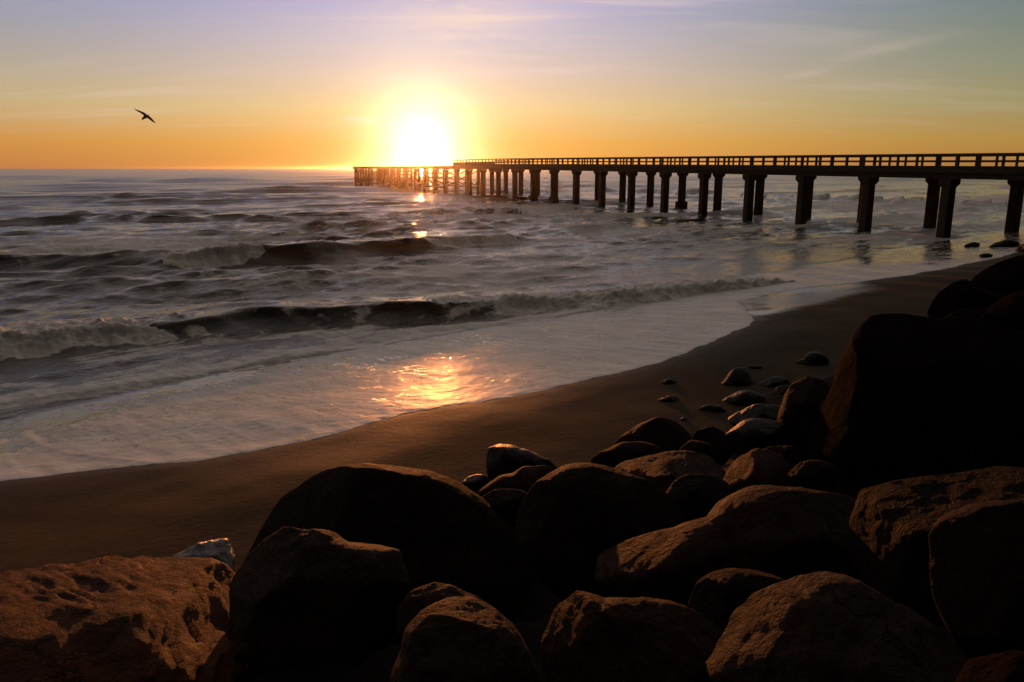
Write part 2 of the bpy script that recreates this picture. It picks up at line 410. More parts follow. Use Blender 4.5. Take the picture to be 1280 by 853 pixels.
# mirror-wet patch left by the last swash
WET = [(900, 374), (960, 364), (1010, 358), (1085, 352), (1090, 364), (1050, 374), (1015, 382), (985, 391), (955, 398), (925, 402)]
wp = np.array([hit_sand(u, v) for u, v in WET])
def poly_sd(px, py, poly):
    dmin = np.full(px.shape, 1e9); ins = np.zeros(px.shape, bool)
    n = len(poly)
    for i in range(n):
        a = poly[i]; b = poly[(i + 1) % n]; e = b - a
        wx = px - a[0]; wy = py - a[1]
        h = np.clip((wx * e[0] + wy * e[1]) / (e @ e), 0, 1)
        dmin = np.minimum(dmin, np.hypot(wx - e[0] * h, wy - e[1] * h))
        c = ((a[1] > py) != (b[1] > py)) & (px < (b[0] - a[0]) * (py - a[1]) / (b[1] - a[1] + 1e-12) + a[0])
        ins ^= c
    return np.where(ins, dmin, -dmin)
film = sst(-0.3, 0.9, poly_sd(X, Y, wp) + 0.35 * fbm2(X * 0.8, Y * 0.8, 3, 77))
film = np.maximum(film, 0.10 * sst(-0.5, 0.0, D_ + 0.12 * fbm2(X * 1.2, Y * 1.2, 2, 21)))
beach = grid_mesh('beach', np.stack([X, Y, Z], -1), m_sand, {'wet': wet, 'film': film, 'shaded_soil': shaded_soil})
tag(beach, 'brown wet sand beach sloping down to the surf', 'beach', kind='structure')

# ------------------------------------------------------------------ sea
NA, ND = 1050, 1150
az = np.linspace(R(-58), R(52), NA)
inv = np.linspace(1 / 9.5, 1 / 8800.0, ND)
dist = 1 / inv
AZ, DI = np.meshgrid(az, dist)
X = np.sin(AZ) * DI; Y = np.cos(AZ) * DI
s_, t_ = st_of(X, Y)
spacing = DI * DI * (inv[0] - inv[1]); spacing = np.maximum(spacing * 1.0, DI * (az[1] - az[0]))
et = edge_t(s_)
D_ = t_ - et
zs = sand_full(X, Y, t_)
rng = np.random.RandomState(11)
sea = np.zeros_like(X); HX = np.zeros_like(X); HY = np.zeros_like(X)
deepf = sst(6, 30, t_)
mod = 0.75 + 0.45 * fbm2(X * 0.06, Y * 0.06, 3, 40)
ncomp = 130
wx = X + 1.2 * fbm2(X * 0.11, Y * 0.11, 2, 60); wy = Y + 1.2 * fbm2(X * 0.11 + 9, Y * 0.11, 2, 61)
for i in range(ncomp):
    lam = 0.55 * (28 ** (i / (ncomp - 1)))
    spread = R(44) if lam < 6 else R(24)
    th = math.atan2(-N[1], -N[0]) + rng.uniform(-1, 1) * spread - R(22)
    kx, ky = math.cos(th) * 2 * math.pi / lam, math.sin(th) * 2 * math.pi / lam
    sl_ = 0.022 if lam < 1.2 else (0.052 if lam < 4 else (0.034 if lam < 8 else 0.020))
    A = sl_ * lam / (2 * math.pi)
    keep = sst(1.1, 2.2, lam / spacing)
    if i % 3 == 0: ax, ay = X, Y
    else: ax, ay = wx, wy
    ph = kx * ax + ky * ay + rng.uniform(0, 6.28)
    a = A * keep * mod * (0.45 + 0.55 * deepf)
    sea += a * np.cos(ph)
    HX -= a * 0.8 * math.cos(th) * np.sin(ph); HY -= a * 0.8 * math.sin(th) * np.sin(ph)
# longer swell running in beyond the surf
swf = sst(70, 160, t_)
for i in range(34):
    lam = 14.0 * (16 ** (i / 33.0))
    th = math.atan2(-N[1], -N[0]) + rng.uniform(-1, 1) * R(26) - R(26)
    kx, ky = math.cos(th) * 2 * math.pi / lam, math.sin(th) * 2 * math.pi / lam
    A = (0.026 if lam < 60 else 0.012) * lam / (2 * math.pi)
    sea += A * swf * sst(1.2, 2.4, lam / spacing) * np.cos(kx * X + ky * Y + rng.uniform(0, 6.28))
foam = np.zeros_like(X)
# residual foam of the surf zone, in drifting bands
drift = fbm2(s_ * 0.035, t_ * 0.10, 4, 70)
foam += 0.38 * (1 - sst(40, 140, t_)) + 0.13 * (1 - sst(60, 300, t_)) + 0.26 * drift * (1 - sst(60, 300, t_))
lump = fbm2(X * 1.9, Y * 1.9, 4, 90)
lump_s = fbm2(X * 5.5, Y * 5.5, 3, 91)

def breaker(pts, A, wf, wb, segs, zc=None, trail=6.0, tough=0.25, wob=0.5, fade=3.0):
    """pts: crest line over the ground; segs: (px0, px1, strength) where it is broken white water."""
    global sea, foam, HX, HY
    zc = A * 0.9 if zc is None else zc
    ll = sorted(st_of(*hit_z(u, v, zc)) for u, v in pts)
    us = [st_of(*hit_z(u, v, zc))[0] for u, v in pts]; uu = [u for u, v in pts]
    S0 = np.array([q[0] for q in ll]); T0 = np.array([q[1] for q in ll])
    tc = np.interp(s_, S0, T0) + wob * 0.5 * fbm2(s_ * 0.35, t_ * 0.02, 3, int(abs(T0[0] * 7)) + 3)
    q = t_ - tc
    env = sst(S0[0] - fade, S0[0] + fade, s_) * (1 - sst(S0[-1] - fade, S0[-1] + fade, s_))
    amp = A * env * (1 + 0.14 * fbm2(s_ * 0.13, s_ * 0 + T0[0], 2, 12))
    prof = np.where(q < 0, np.exp(-(q / wf) ** 2), np.exp(-(q / wb) ** 2))
    prof = prof - tough * np.exp(-((q + 2.6 * wf) / (1.6 * wf)) ** 2)
    sea += amp * prof
    # lean the crest over towards the beach
    lean = amp * 0.55 * np.clip(prof, 0, 1) ** 3
    HX -= N[0] * lean; HY -= N[1] * lean
    ws = np.zeros_like(X)
    for a, b, k in segs:
        sa, sb = np.interp(a, uu, us), np.interp(b, uu, us)
        w = max(0.9, 0.12 * abs(sb - sa))
        jag = 1.6 * fbm2(s_ * 0.5, t_ * 0.5, 3, 5)
        ws = np.maximum(ws, k * sst(sa - w, sa + w, s_ + jag) * (1 - sst(sb - w, sb + w, s_ + jag)))
    ws *= env
    roll = np.where(q < 0, np.exp(-(np.minimum(q, 0) / (1.9 * wf)) ** 4), np.exp(-(q / (0.8 * wb)) ** 2))
    foam = np.maximum(foam, ws * roll * 1.05)
    foam = np.maximum(foam, ws * 0.62 * sst(0, 0.5, q) * np.exp(-np.maximum(q, 0) / trail) + 0 * q)
    foam = np.maximum(foam, env * 0.55 * np.exp(-((q - 0.15) / (0.35 * wf)) ** 2))    # thin feathering along the lip
    clean = env * (1 - np.clip(ws * 1.2, 0, 1)) * np.exp(-((q + 0.9 * wf) / (0.9 * wf)) ** 2)
    foam *= (1 - 0.55 * clean * (1 + 0.9 * fbm2(s_ * 1.6, t_ * 0.5, 4, 55)))                                                   # glassy unbroken face
    lm = ws * roll * np.minimum(1.0, 2.2 / np.maximum(spacing, 0.05) * 0.1 + 0.3)
    sea += lm * A * (0.20 * lump + 0.10 * lump_s)

# far swells first, then the surf rows coming in
breaker([(470, 233), (560, 232), (640, 231)], 0.7, 3, 7, [(470, 560, 0.4)], fade=5)
breaker([(600, 236), (680, 237), (760, 236), (840, 236), (920, 238), (1000, 242), (1100, 248), (1280, 252)], 1.0, 2.6, 6, [(600, 690, 0.8), (900, 1010, 0.75), (1060, 1280, 0.8)], fade=4)
breaker([(-60, 277), (60, 273), (150, 271), (240, 271), (330, 268), (440, 266)], 0.48, 1.5, 5.0, [(60, 110, 0.35), (300, 360, 0.3)], fade=3)
breaker([(0, 240), (150, 241), (300, 238), (420, 236)], 0.45, 2.4, 6.0, [], fade=6)
breaker([(540, 262), (575, 260), (612, 259), (650, 262)], 0.80, 1.7, 4.5, [(600, 650, 0.6)], fade=2)
breaker([(610, 265), (680, 268), (760, 268), (860, 266), (960, 262)], 0.45, 1.6, 5.0, [(620, 960, 0.7)], fade=3)
breaker([(690, 285), (725, 281), (775, 277)], 0.50, 1.2, 3.0, [(700, 775, 0.85)], fade=1.6)
breaker([(-60, 330), (40, 322), (120, 322), (190, 320)], 0.35, 1.5, 4.0, [(-60, 60, 0.4)], fade=3)
breaker([(180, 322), (250, 316), (310, 313), (380, 311), (450, 306), (520, 302), (580, 297), (645, 293)], 0.60, 1.2, 3.6, [(205, 312, 1.0), (395, 420, 0.4), (470, 530, 0.35), (540, 645, 0.8)], fade=1.8, wob=0.6)
breaker([(-120, 428), (0, 418), (100, 408), (180, 402), (250, 396), (330, 389), (420, 384), (520, 378), (620, 374), (700, 371), (790, 365), (870, 357), (940, 352), (1000, 349)], 0.54, 0.92, 3.2,
        [(-120, 235, 1.0), (245, 262, 0.5), (440, 470, 0.35), (555, 1000, 0.95)], fade=2.0, wob=0.7)
# bore of foam running up in front of the shore break
breaker([(-120, 505), (0, 492), (100, 481), (200, 466), (300, 450), (420, 434), (520, 421), (620, 405), (720, 391), (800, 382), (880, 372)], 0.13, 0.40, 1.6,
        [(-120, 880, 1.0)], zc=0.2, fade=1.5, trail=7.0, tough=0.0, wob=0.5)

# swash film on the sand
lip = 0.008 * (1 - np.exp(-np.maximum(D_, 0) / 0.10)) * np.exp(-np.maximum(D_, 0) / 1.6) + 0.006 * sst(0, 0.25, D_)
zf = zs + lip + 0.006 * np.clip(D_, 0, 20)
# a second, slower sheet overlapping it on the left
L2 = [(24, 520), (28, 532), (33, 545), (50, 556), (80, 565), (130, 573), (190, 578)]
q2 = np.array([hit_sand(u, v) for u, v in L2])
dm = np.full(X.shape, 1e9)
sub = (DI < 26)
for a, b in zip(q2[:-1], q2[1:]):
    e = b - a
    wxx = X - a[0]; wyy = Y - a[1]
    hh = np.clip((wxx * e[0] + wyy * e[1]) / (e @ e), 0, 1)
    dm = np.minimum(dm, np.hypot(wxx - e[0] * hh, wyy - e[1] * hh))
zf = zf + 0.012 * np.exp(-(dm / 0.10) ** 2) * sub
on_film = np.clip(sst(-0.02, 0.10, zf - sea), 0, 1) * sst(40, 30, t_) if False else sst(-0.05, 0.06, zf - sea) * (t_ < 14)
zw = np.maximum(zf, sea)
hole = fbm2(X * 1.1, Y * 1.1, 4, 120)
ffoam = 0.74 - 0.10 * sst(0.0, 7, D_) + 0.09 * hole
ffoam += 0.5 * np.exp(-np.maximum(D_, 0) / 0.25) - 0.22 * sst(31, 37, s_)
# open patches in the foam along the back of the sheet
for u, v, r_, k_ in ((15, 535, 0.9, 1.0), (60, 515, 0.7, 0.8), (205, 488, 0.6, 0.8), (270, 476, 0.6, 0.75), (5, 560, 0.4, 0.8), (320, 462, 0.5, 0.6), (100, 505, 0.5, 0.5)):
    hx, hy = hit_sand(u, v)
    ffoam -= k_ * np.exp(-(((X - hx) * E[0] + (Y - hy) * E[1]) / (r_ * 1.9)) ** 2 - (((X - hx) * N[0] + (Y - hy) * N[1]) / r_) ** 2) * (1 + 0.8 * hole)
ffoam += 0.35 * np.exp(-(dm / 0.14) ** 2) * sub
foam = foam * (1 - on_film) + ffoam * on_film
zw = zw + (1 - on_film) * 0.0 + on_film * 0.004 * lump_s
land = D_ < 0
zw = np.where(land, zs - 0.03 + np.maximum(0.6 * D_, -0.6), zw)
filmv = on_film * sst(-0.1, 0.0, D_)
shore = sst(0.5, 5, D_)
HX *= (1 - on_film) * shore; HY *= (1 - on_film) * shore
# ground shows where the sheet has ended; drop water inland for good
zw = np.where(D_ < -1.5, zs - 1.2, zw)
sea_o = grid_mesh('sea', np.stack([X + HX, Y + HY, zw], -1), m_sea, {'foam': np.clip(foam, 0, 1.3), 'film': np.clip(filmv, 0, 1), 'far': sst(30, 140, t_)})
tag(sea_o, 'choppy surf with rows of breaking waves and foam', 'sea', kind='structure')

# spray thrown up behind the pier
def sphere_pts(): pass
bm = bmesh.new()
sp_r = ray(672, 236); kk = 205.0
c0 = Vector((sp_r[0] * kk, sp_r[1] * kk, 0.2))
for i in range(420):
    a = random.gauss(0, 1); hgt = abs(random.gauss(0, 1))
    lx = random.choice((-3.2, 4.0, 5.5)) + a * 1.3
    zz = 3.6 * math.exp(-((lx - 1) / 9) ** 2) * min(hgt, 2.2) * 0.6
    r = random.uniform(0.05, 0.17)
    bmesh.ops.create_icosphere(bm, subdivisions=1, radius=r, matrix=Matrix.Translation(c0 + Vector((lx, random.gauss(0, 0.8), zz))))
me = bpy.data.meshes.new('sea_spray'); bm.to_mesh(me); bm.free()
m_spray, t = material('spray_foam'); t.out(t.principled(Base_Color=t.mix(t.noise(t.obj(), 3.0), (0.7, 0.68, 0.66, 1), (0.85, 0.83, 0.8, 1)), Roughness=0.5))
me.materials.append(m_spray)
tag(bpy.data.objects.new('sea_spray', me), 'burst of spray behind the middle of the pier', 'spray', kind='stuff')
COL.objects.link(bpy.data.objects['sea_spray'])

# ------------------------------------------------------------------ pier
PA = Vector((-0.391, 0.9204, 0)); PN = Vector((0.9204, 0.391, 0)); P0 = Vector((38.0, 69.5, 0))
SPAN, WID = 8.7, 8.9
pier = empty('pier', P0)
tag(pier, 'long dark pier on paired columns, running out into the surf towards the sun', 'pier')
def pz(s):                       # underside of the deck: rises a little on the way out, then level
    return EYE - 0.90 + 0.0066 * min(max(s, -40), 100)
def pp(s, w, z):                 # pier frame -> local to the pier empty
    q = PA * s + PN * w; return Vector((q.x, q.y, z))
class MB:
    def __init__(s): s.v = []; s.f = []
    def hexa(s, pts):            # 4 bottom, 4 top
        b = len(s.v); s.v += pts
        s.f += [(b+3, b+2, b+1, b), (b+4, b+5, b+6, b+7), (b, b+1, b+5, b+4), (b+1, b+2, b+6, b+5), (b+2, b+3, b+7, b+6), (b+3, b, b+4, b+7)]
    def run(s, s0, s1, w0, w1, f0, f1):      # a beam along the pier whose bottom/top follow f0(s), f1(s)
        n = max(1, int(abs(s1 - s0) / 8.7 + 0.5)); e = [s0 + (s1 - s0) * i / n for i in range(n + 1)]
        b = len(s.v)
        for q in e: s.v += [pp(q, w0, f0(q)), pp(q, w1, f0(q)), pp(q, w1, f1(q)), pp(q, w0, f1(q))]
        for i in range(n):
            a = b + 4 * i; c = a + 4
            for j in range(4): s.f.append((a + j, a + (j + 1) % 4, c + (j + 1) % 4, c + j))
        s.f.append((b + 3, b + 2, b + 1, b)); a = b + 4 * n; s.f.append((a, a + 1, a + 2, a + 3))
    def post(s, q, w, hs, hw, z0, z1, taper=1.0):
        s.hexa([pp(q-hs*taper, w-hw*taper, z0), pp(q+hs*taper, w-hw*taper, z0), pp(q+hs*taper, w+hw*taper, z0), pp(q-hs*taper, w+hw*taper, z0),
                pp(q-hs, w-hw, z1), pp(q+hs, w-hw, z1), pp(q+hs, w+hw, z1), pp(q-hs, w+hw, z1)])
    def bar(s, a, b, r):
        a = Vector(a); b = Vector(b); dn = (b - a).normalized()
        u = dn.cross(Vector((0, 0, 1))); u = Vector((1, 0, 0)) if u.length < 1e-3 else u.normalized()
        w = dn.cross(u)
        s.hexa([a+(u+w)*r, a+(u-w)*r, a-(u+w)*r, a+(w-u)*r, b+(u+w)*r, b+(u-w)*r, b-(u+w)*r, b+(w-u)*r])
    def build(s, name, mat, parent=None, bevel=0.0):
        o = link_mesh(name, s.v, s.f, mat, parent, smooth=False)
        bm = bmesh.new(); bm.from_mesh(o.data); bmesh.ops.recalc_face_normals(bm, faces=bm.faces); bm.to_mesh(o.data); bm.free()
        if bevel:
            md = o.modifiers.new('bevel', 'BEVEL'); md.width = bevel; md.segments = 2; md.limit_method = 'ANGLE'
        return o
S_END, S_RAIL = 247.0, 131.0
# deck
mb = MB()
mb.run(-70, S_RAIL, -0.95, WID + 0.95, lambda s: pz(s) + 0.50, lambda s: pz(s) + 0.84)
deck = mb.build('deck', m_conc, pier)
for w in (-0.55, WID - 0.05):
    mb = MB(); mb.run(-70, S_RAIL + 1, w, w + 0.60, lambda s: pz(s), lambda s: pz(s) + 0.498); mb.build('beam', m_conc, pier)
mb = MB()
mb.run(S_RAIL + 0.1, S_END, -0.4, WID + 0.4, lambda s: pz(s) + 0.40, lambda s: pz(s) + 0.80)
od = mb.build('outer_deck', m_wood, pier)
for w in (-0.35, WID + 0.05):
    mb = MB(); mb.run(S_RAIL + 1.1, S_END, w, w + 0.30, lambda s: pz(s) - 0.05, lambda s: pz(s) + 0.398); mb.build('girder', m_iron, od)
# a low cabin-like end wall where the railed deck stops
mb = MB(); mb.run(S_RAIL - 0.6, S_RAIL, -0.8, WID + 0.8, lambda s: pz(s) + 0.842, lambda s: pz(s) + 1.60); mb.build('end_barrier', m_wood, pier)
# railings
for w, sd in ((-0.70, 0), (WID + 0.70, 1)):
    mb = MB(); rt = lambda s: pz(s) + 2.12
    mb.run(-68, S_RAIL - 0.7, w - 0.10, w + 0.10, lambda s: pz(s) + 1.94, rt); rl = mb.build('railing', m_wood, pier)
    mb = MB(); mb.run(-68, S_RAIL - 0.7, w - 0.05, w + 0.05, lambda s: pz(s) + 1.40, lambda s: pz(s) + 1.56); mb.build('middle_rail', m_wood, rl)
    mb = MB(); mb.run(-68, S_RAIL - 0.7, w - 0.14, w + 0.14, lambda s: pz(s) + 0.843, lambda s: pz(s) + 1.06); mb.build('kerb', m_conc, rl)
    q = -11.2 if sd == 0 else -11.2
    far = MB(); n = 0
    while q < S_RAIL - 1:
        big = 0.15 if abs((q + 0.4) / SPAN - round((q + 0.4) / SPAN)) < 0.12 else 0.085
        if n < 49:
            mb = MB(); mb.post(q, w, big, 0.09, pz(q) + 1.062, pz(q) + 1.938); mb.build('post', m_wood, rl)
        else: far.post(q, w, big, 0.09, pz(q) + 1.062, pz(q) + 1.938)
        q += 2.02 + random.uniform(-0.05, 0.05); n += 1
    fo = far.build('far_posts', m_wood, rl); fo['kind'] = 'stuff'
# concrete columns in pairs
FOOT = {(6, 1), (9, 0), (10, 0)}
for kx_ in range(-1, 16):
    for row in (0, 1):
        q, w = kx_ * SPAN, row * WID
        hs = random.uniform(0.42, 0.45)
        mb = MB(); mb.post(q, w, hs, 0.43, -3.5, pz(q) - 0.55, random.uniform(1.0, 1.06))
        pl = mb.build('column', m_conc, pier, 0.08)
        mb = MB()
        z1 = pz(q) - 0.003
        mb.post(q, w, 0.62, 0.62, z1 - 0.42, z1, 1.0)
        b = [pp(q - hs, w - .43, z1 - .72), pp(q + hs, w - .43, z1 - .72), pp(q + hs, w + .43, z1 - .72), pp(q - hs, w + .43, z1 - .72)]
        mb.hexa(b + [pp(q - .62, w - .62, z1 - .42), pp(q + .62, w - .62, z1 - .42), pp(q + .62, w + .62, z1 - .42), pp(q - .62, w + .62, z1 - .42)])
        mb.build('capital', m_conc, pl, 0.02)
        if (kx_, row) in FOOT:
            mb = MB(); mb.post(q, w, 0.68, 0.68, -3.0, 1.05, 1.0); mb.build('footing', m_conc, pl, 0.05)
# the ruined outer end on iron piles
for kx_ in [16, 17, 18, 19, 20, 21, 22, 23, 24, 25, 25.5, 26, 26.5, 27, 27.5, 28]:
    q = float(kx_) * SPAN + 0.6
    whole = abs(kx_ - round(kx_)) < 0.1
    for row in (0, 1):
        w = row * WID; z1 = pz(q) - 0.053
        mb = MB(); mb.post(q, w, 0.40 if whole else 0.24, 0.34, -3.5, z1, 1.15); pl = mb.build('iron_pile', m_iron, pier, 0.03)
        mid = 2.3 + random.uniform(-.3, .3)
        mb = MB(); mb.post(q, w, 0.75, 0.6, mid - 0.22, mid + 0.22); mb.build('collar', m_iron, pl)
        if whole and random.random() < 0.85:
            mb = MB(); mb.bar(pp(q - 0.3, w, mid + 0.2), pp(q - 2.3, w, z1 - 0.05), 0.20); mb.build('strut', m_iron, pl)
        if whole and random.random() < 0.7:
            mb = MB(); mb.bar(pp(q - 0.3, w, mid - 0.1), pp(q - 1.8, w, -1.0), 0.26); mb.build('strut', m_iron, pl)
    mb = MB(); mb.bar(pp(q, 0.3, z1 - 0.4), pp(q, WID - 0.3, 1.6), 0.13); mb.build('brace', m_iron, pier)
    mb = MB(); mb.bar(pp(q, WID - 0.3, z1 - 0.4), pp(q, 0.3, 1.6), 0.13); mb.build('brace', m_iron, pier)
for row in (0, 1):
    for k0, k1 in ((16, 19), (21, 24), (24, 29)):
        mb = MB(); mb.run(k0 * SPAN, min(k1 * SPAN, S_END), row * WID - 0.15, row * WID + 0.15, lambda s: 1.05, lambda s: 1.4); mb.build('tie_beam', m_iron, pier)

# ------------------------------------------------------------------ boulders
_ico = {}
def ico(n):
    if n not in _ico:
        bm = bmesh.new(); bmesh.ops.create_icosphere(bm, subdivisions=n, radius=1.0)
        v = np.array([x.co[:] for x in bm.verts]); f = [tuple(y.index for y in x.verts) for x in bm.faces]
        bm.free(); _ico[n] = (v, f)
    return _ico[n]
def rock(name, pts, label, cat, mat, group, seed, dk=1.0, deep=0.9, sub=5, rough=1.0, on='auto', facets=11, sink=0.0, lean=0.30, ridge=0.0):
    P = np.array(pts, float)
    c = P.mean(0)
    c = np.array([(P[:, 0].min() + P[:, 0].max()) / 2, (P[:, 1].min() + P[:, 1].max()) / 2]) * 0.5 + c * 0.5
    r = ray(*c)
    # distance: where the line of sight meets the sand or the bank of boulders
    lo = 1.5
    while lo < 150:
        x, y, z = r * lo; z += EYE
        g = float(sand_t(np.float64(st_of(x, y)[1])))
        if on == 'water': g = max(g, 0.05) + 0.10
        if on == 'auto':
            b, tau = bank(x, y); g = max(g, min(b, 4.4))
        if z <= g + (0.10 if on == 'auto' else 0.0): break
        lo += 0.02
    k = lo * dk
    cen = Vector(r * k) + Vector((0, 0, EYE))
    # axes at the rock: right, up (square to the line of sight), away
    away = Vector(r).normalized(); right = away.cross(Vector((0, 0, 1))).normalized(); up = right.cross(away)
    q = (P - c) / FPX * k * (np.linalg.norm(r) if False else 1.0)
    ang = np.arctan2(-q[:, 1], q[:, 0]); rad = np.hypot(q[:, 0], q[:, 1])
    o = np.argsort(ang); ang = ang[o]; rad = rad[o]
    aa = np.concatenate([ang - 2 * np.pi, ang, ang + 2 * np.pi]); rr = np.concatenate([rad] * 3)
    v, f = ico(sub)
    th = np.arctan2(v[:, 2], v[:, 0])
    # interpolate the outline as straight edges between traced corners
    i = np.searchsorted(aa, th) ; i = np.clip(i, 1, len(aa) - 1)
    a0, a1, r0, r1 = aa[i - 1], aa[i], rr[i - 1], rr[i]
    den = r0 * np.sin(th - a0) + r1 * np.sin(a1 - th)
    Rr = np.where(np.abs(den) > 1e-6, r0 * r1 * np.sin(a1 - a0) / np.where(np.abs(den) > 1e-6, den, 1), (r0 + r1) / 2)
    Rs = np.interp(th, aa, rr)
    Rr = np.where((a1 - a0) < 2.2, 0.6 * Rr + 0.4 * Rs, Rs)
    mr = rad.mean()
    rho = np.hypot(v[:, 0], v[:, 2]); rs = rho ** 0.72
    loc = np.stack([np.cos(th) * rs * Rr, v[:, 1] * deep * mr * (0.75 + 0.25 * Rr / mr), np.sin(th) * rs * Rr], 1)
    rg = np.random.RandomState(seed)
    # flat breaks on the faces turned to or away from the eye, never on the outline
    for j in range(facets):
        n = rg.normal(size=3); n[1] = -abs(n[1]) * 1.2 if j % 3 else abs(n[1]); n /= np.linalg.norm(n)
        if abs(n[1]) < 0.55: n[1] = -0.75; n /= np.linalg.norm(n)
        dd = loc @ n; lim = dd.max() * rg.uniform(0.72, 0.9)
        ex = np.maximum(dd - lim, 0)
        loc -= np.outer(ex * 0.85, n)
    w = loc / mr
    nn = v
    d1 = fbm3(w * 1.5 + seed * 3.7, 3, seed) * 0.035
    d2 = fbm3(w * 5.0 + seed, 4, seed + 9, 0.6) * 0.011
    cz = fbm3(w * np.array([1.6, 2.2, 3.4]) + seed * 1.3, 3, seed + 5)
    rid = np.exp(-(cz / 0.10) ** 2) * 0.006
    if ridge:
        wr = np.stack([(w[:, 0] - w[:, 1]) * 1.9, (w[:, 0] + w[:, 1]) * 7.0, w[:, 2] * 3.8], 1)
        loc += nn * (-np.abs(fbm3(wr + seed, 4, seed + 77)) * ridge * mr)[:, None]
    loc += nn * ((d1 + d2 - rid) * mr * rough)[:, None]
    loc[:, 1] += lean * loc[:, 2]
    Mx = np.array([right[:], away[:], up[:]])
    wv = loc @ Mx
    # object origin at its foot
    foot = Vector((0, 0, float(wv[:, 2].min())))
    wv[:, 2] -= foot.z
    o = link_mesh(name, wv, f, mat)
    o.location = cen + foot - Vector((0, 0, sink))
    tag(o, label, cat, group)
    return o
B = 'boulders of the rock bank'; ST = 'stones lying on the sand'; WR = 'rocks in the surf'
# (outline traced corner by corner, material, distance factor, depth)
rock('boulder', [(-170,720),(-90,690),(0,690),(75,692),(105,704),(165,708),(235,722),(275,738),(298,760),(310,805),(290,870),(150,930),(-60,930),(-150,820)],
     'broad rugged boulder glowing orange in the bottom left corner', 'boulder', m_rock_sunlit, B, 1, 0.95, 0.6, 6, 1.3, lean=1.5, facets=5, ridge=0.055)
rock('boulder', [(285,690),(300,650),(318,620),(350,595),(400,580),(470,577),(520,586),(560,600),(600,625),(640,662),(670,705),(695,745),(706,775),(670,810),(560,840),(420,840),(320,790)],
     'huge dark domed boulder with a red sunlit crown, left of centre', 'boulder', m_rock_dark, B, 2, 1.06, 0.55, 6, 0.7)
rock('boulder', [(286,705),(300,680),(325,660),(355,650),(380,660),(415,668),(440,682),(480,690),(500,700),(505,725),(512,742),(500,785),(460,815),(400,820),(330,815),(292,775)],
     'grey-brown angular boulder leaning on the front of the huge dark dome', 'boulder', m_rock_pale, B, 3, 0.83, 0.6, 6, 1.1)
rock('stone', [(203,700),(232,686),(262,678),(286,680),(294,698),(287,724),(250,728),(215,718)],
     'wet shiny stone gleaming just behind the orange lit corner boulder', 'stone', m_rock_shiny, B, 4, 1.0, 0.8, 5, 1.6)
rock('boulder', [(488,860),(496,820),(505,785),(525,762),(560,747),(595,750),(625,765),(650,795),(668,840),(672,900),(590,950),(500,930)],
     'brown rounded boulder cut by the bottom edge below the huge dark dome', 'boulder', m_rock_pale, B, 5, 0.86, 0.8, 6, 1.0)
rock('boulder', [(495,760),(515,737),(545,729),(585,742),(612,757),(605,800),(540,810),(500,790)],
     'low brown boulder tucked between the huge dome and the rounded front boulder', 'boulder', m_rock, B, 6, 0.88, 0.6, 5)
rock('boulder', [(640,665),(650,630),(670,605),(700,585),(735,578),(790,590),(840,615),(868,640),(882,668),(865,710),(800,755),(720,760),(670,725)],
     'large dark pyramid-shaped boulder in the middle of the bank', 'boulder', m_rock_dark, B, 7, 0.93, 0.6, 6, 0.8)
rock('boulder', [(609,598),(610,560),(625,555),(650,560),(680,572),(702,586),(695,610),(640,612)],
     'small block-shaped dark boulder standing alone against the sand', 'boulder', m_rock_wet, B, 8, 1.0, 0.7, 5, 0.8)
rock('stone', [(576,604),(590,594),(608,595),(616,606),(600,618),(580,614)],
     'fist-like wet stone between the huge dome and the block-shaped boulder', 'stone', m_rock_wet, B, 9, 1.02, 0.8, 4)
rock('boulder', [(596,616),(640,592),(680,582),(705,588),(695,615),(650,630),(605,625)],
     'low sloping boulder just below the block-shaped boulder', 'boulder', m_rock, B, 10, 0.97, 0.7, 5)
rock('boulder', [(596,625),(620,612),(645,611),(665,620),(658,655),(630,668),(605,650)],
     'small dark boulder wedged between the huge dome and the pyramid-shaped boulder', 'boulder', m_rock_dark, B, 11, 0.95, 0.7, 5)
rock('boulder', [(760,590),(790,578),(820,570),(860,562),(890,567),(910,580),(920,602),(905,632),(850,635),(800,615)],
     'flat-backed boulder with a red lit left slope behind the pyramid-shaped one', 'boulder', m_rock, B, 12, 0.99, 0.7, 6, lean=1.3)
rock('boulder', [(764,560),(790,538),(822,522),(850,527),(866,545),(877,568),(850,588),(790,588)],
     'dark humped boulder at the edge of the sand, tallest of its cluster', 'boulder', m_rock_dark, B, 13, 1.0, 0.7, 5, 0.8)
rock('boulder', [(733,580),(760,562),(795,551),(830,560),(840,575),(800,592),(750,590)],
     'low dark boulder in front of the tall humped boulder', 'boulder', m_rock_dark, B, 14, 0.98, 0.7, 5, 0.8)
rock('boulder', [(863,562),(870,540),(890,533),(905,540),(916,562),(905,580),(875,582)],
     'small round-topped dark boulder right of the humped boulder', 'boulder', m_rock_dark, B, 15, 1.0, 0.8, 5, 0.8)
rock('boulder', [(845,570),(862,551),(880,552),(900,570),(895,590),(865,592)],
     'low rounded boulder squeezed in front of the round-topped one', 'boulder', m_rock_dark, B, 16, 0.985, 0.8, 5, 0.8)
rock('boulder', [(907,550),(930,528),(965,524),(985,530),(993,552),(970,575),(920,570)],
     'dark boulder with a pale grey sheen on top, left of the tall upright boulder', 'boulder', m_rock_wet, B, 17, 1.0, 0.8, 5, 0.8)
rock('boulder', [(911,527),(930,515),(960,506),(985,505),(992,520),(960,534),(920,536)],
     'flat wet slab with furrowed top beside the tall upright boulder', 'boulder', m_rock_wet, B, 18, 1.02, 0.8, 5, 1.2)
rock('boulder', [(977,545),(978,500),(988,478),(1005,468),(1030,475),(1047,492),(1048,540),(1038,585),(1005,592),(985,575)],
     'tall upright boulder standing against the left side of the giant boulder', 'boulder', m_rock_dark, B, 19, 0.98, 0.7, 6, 0.8)
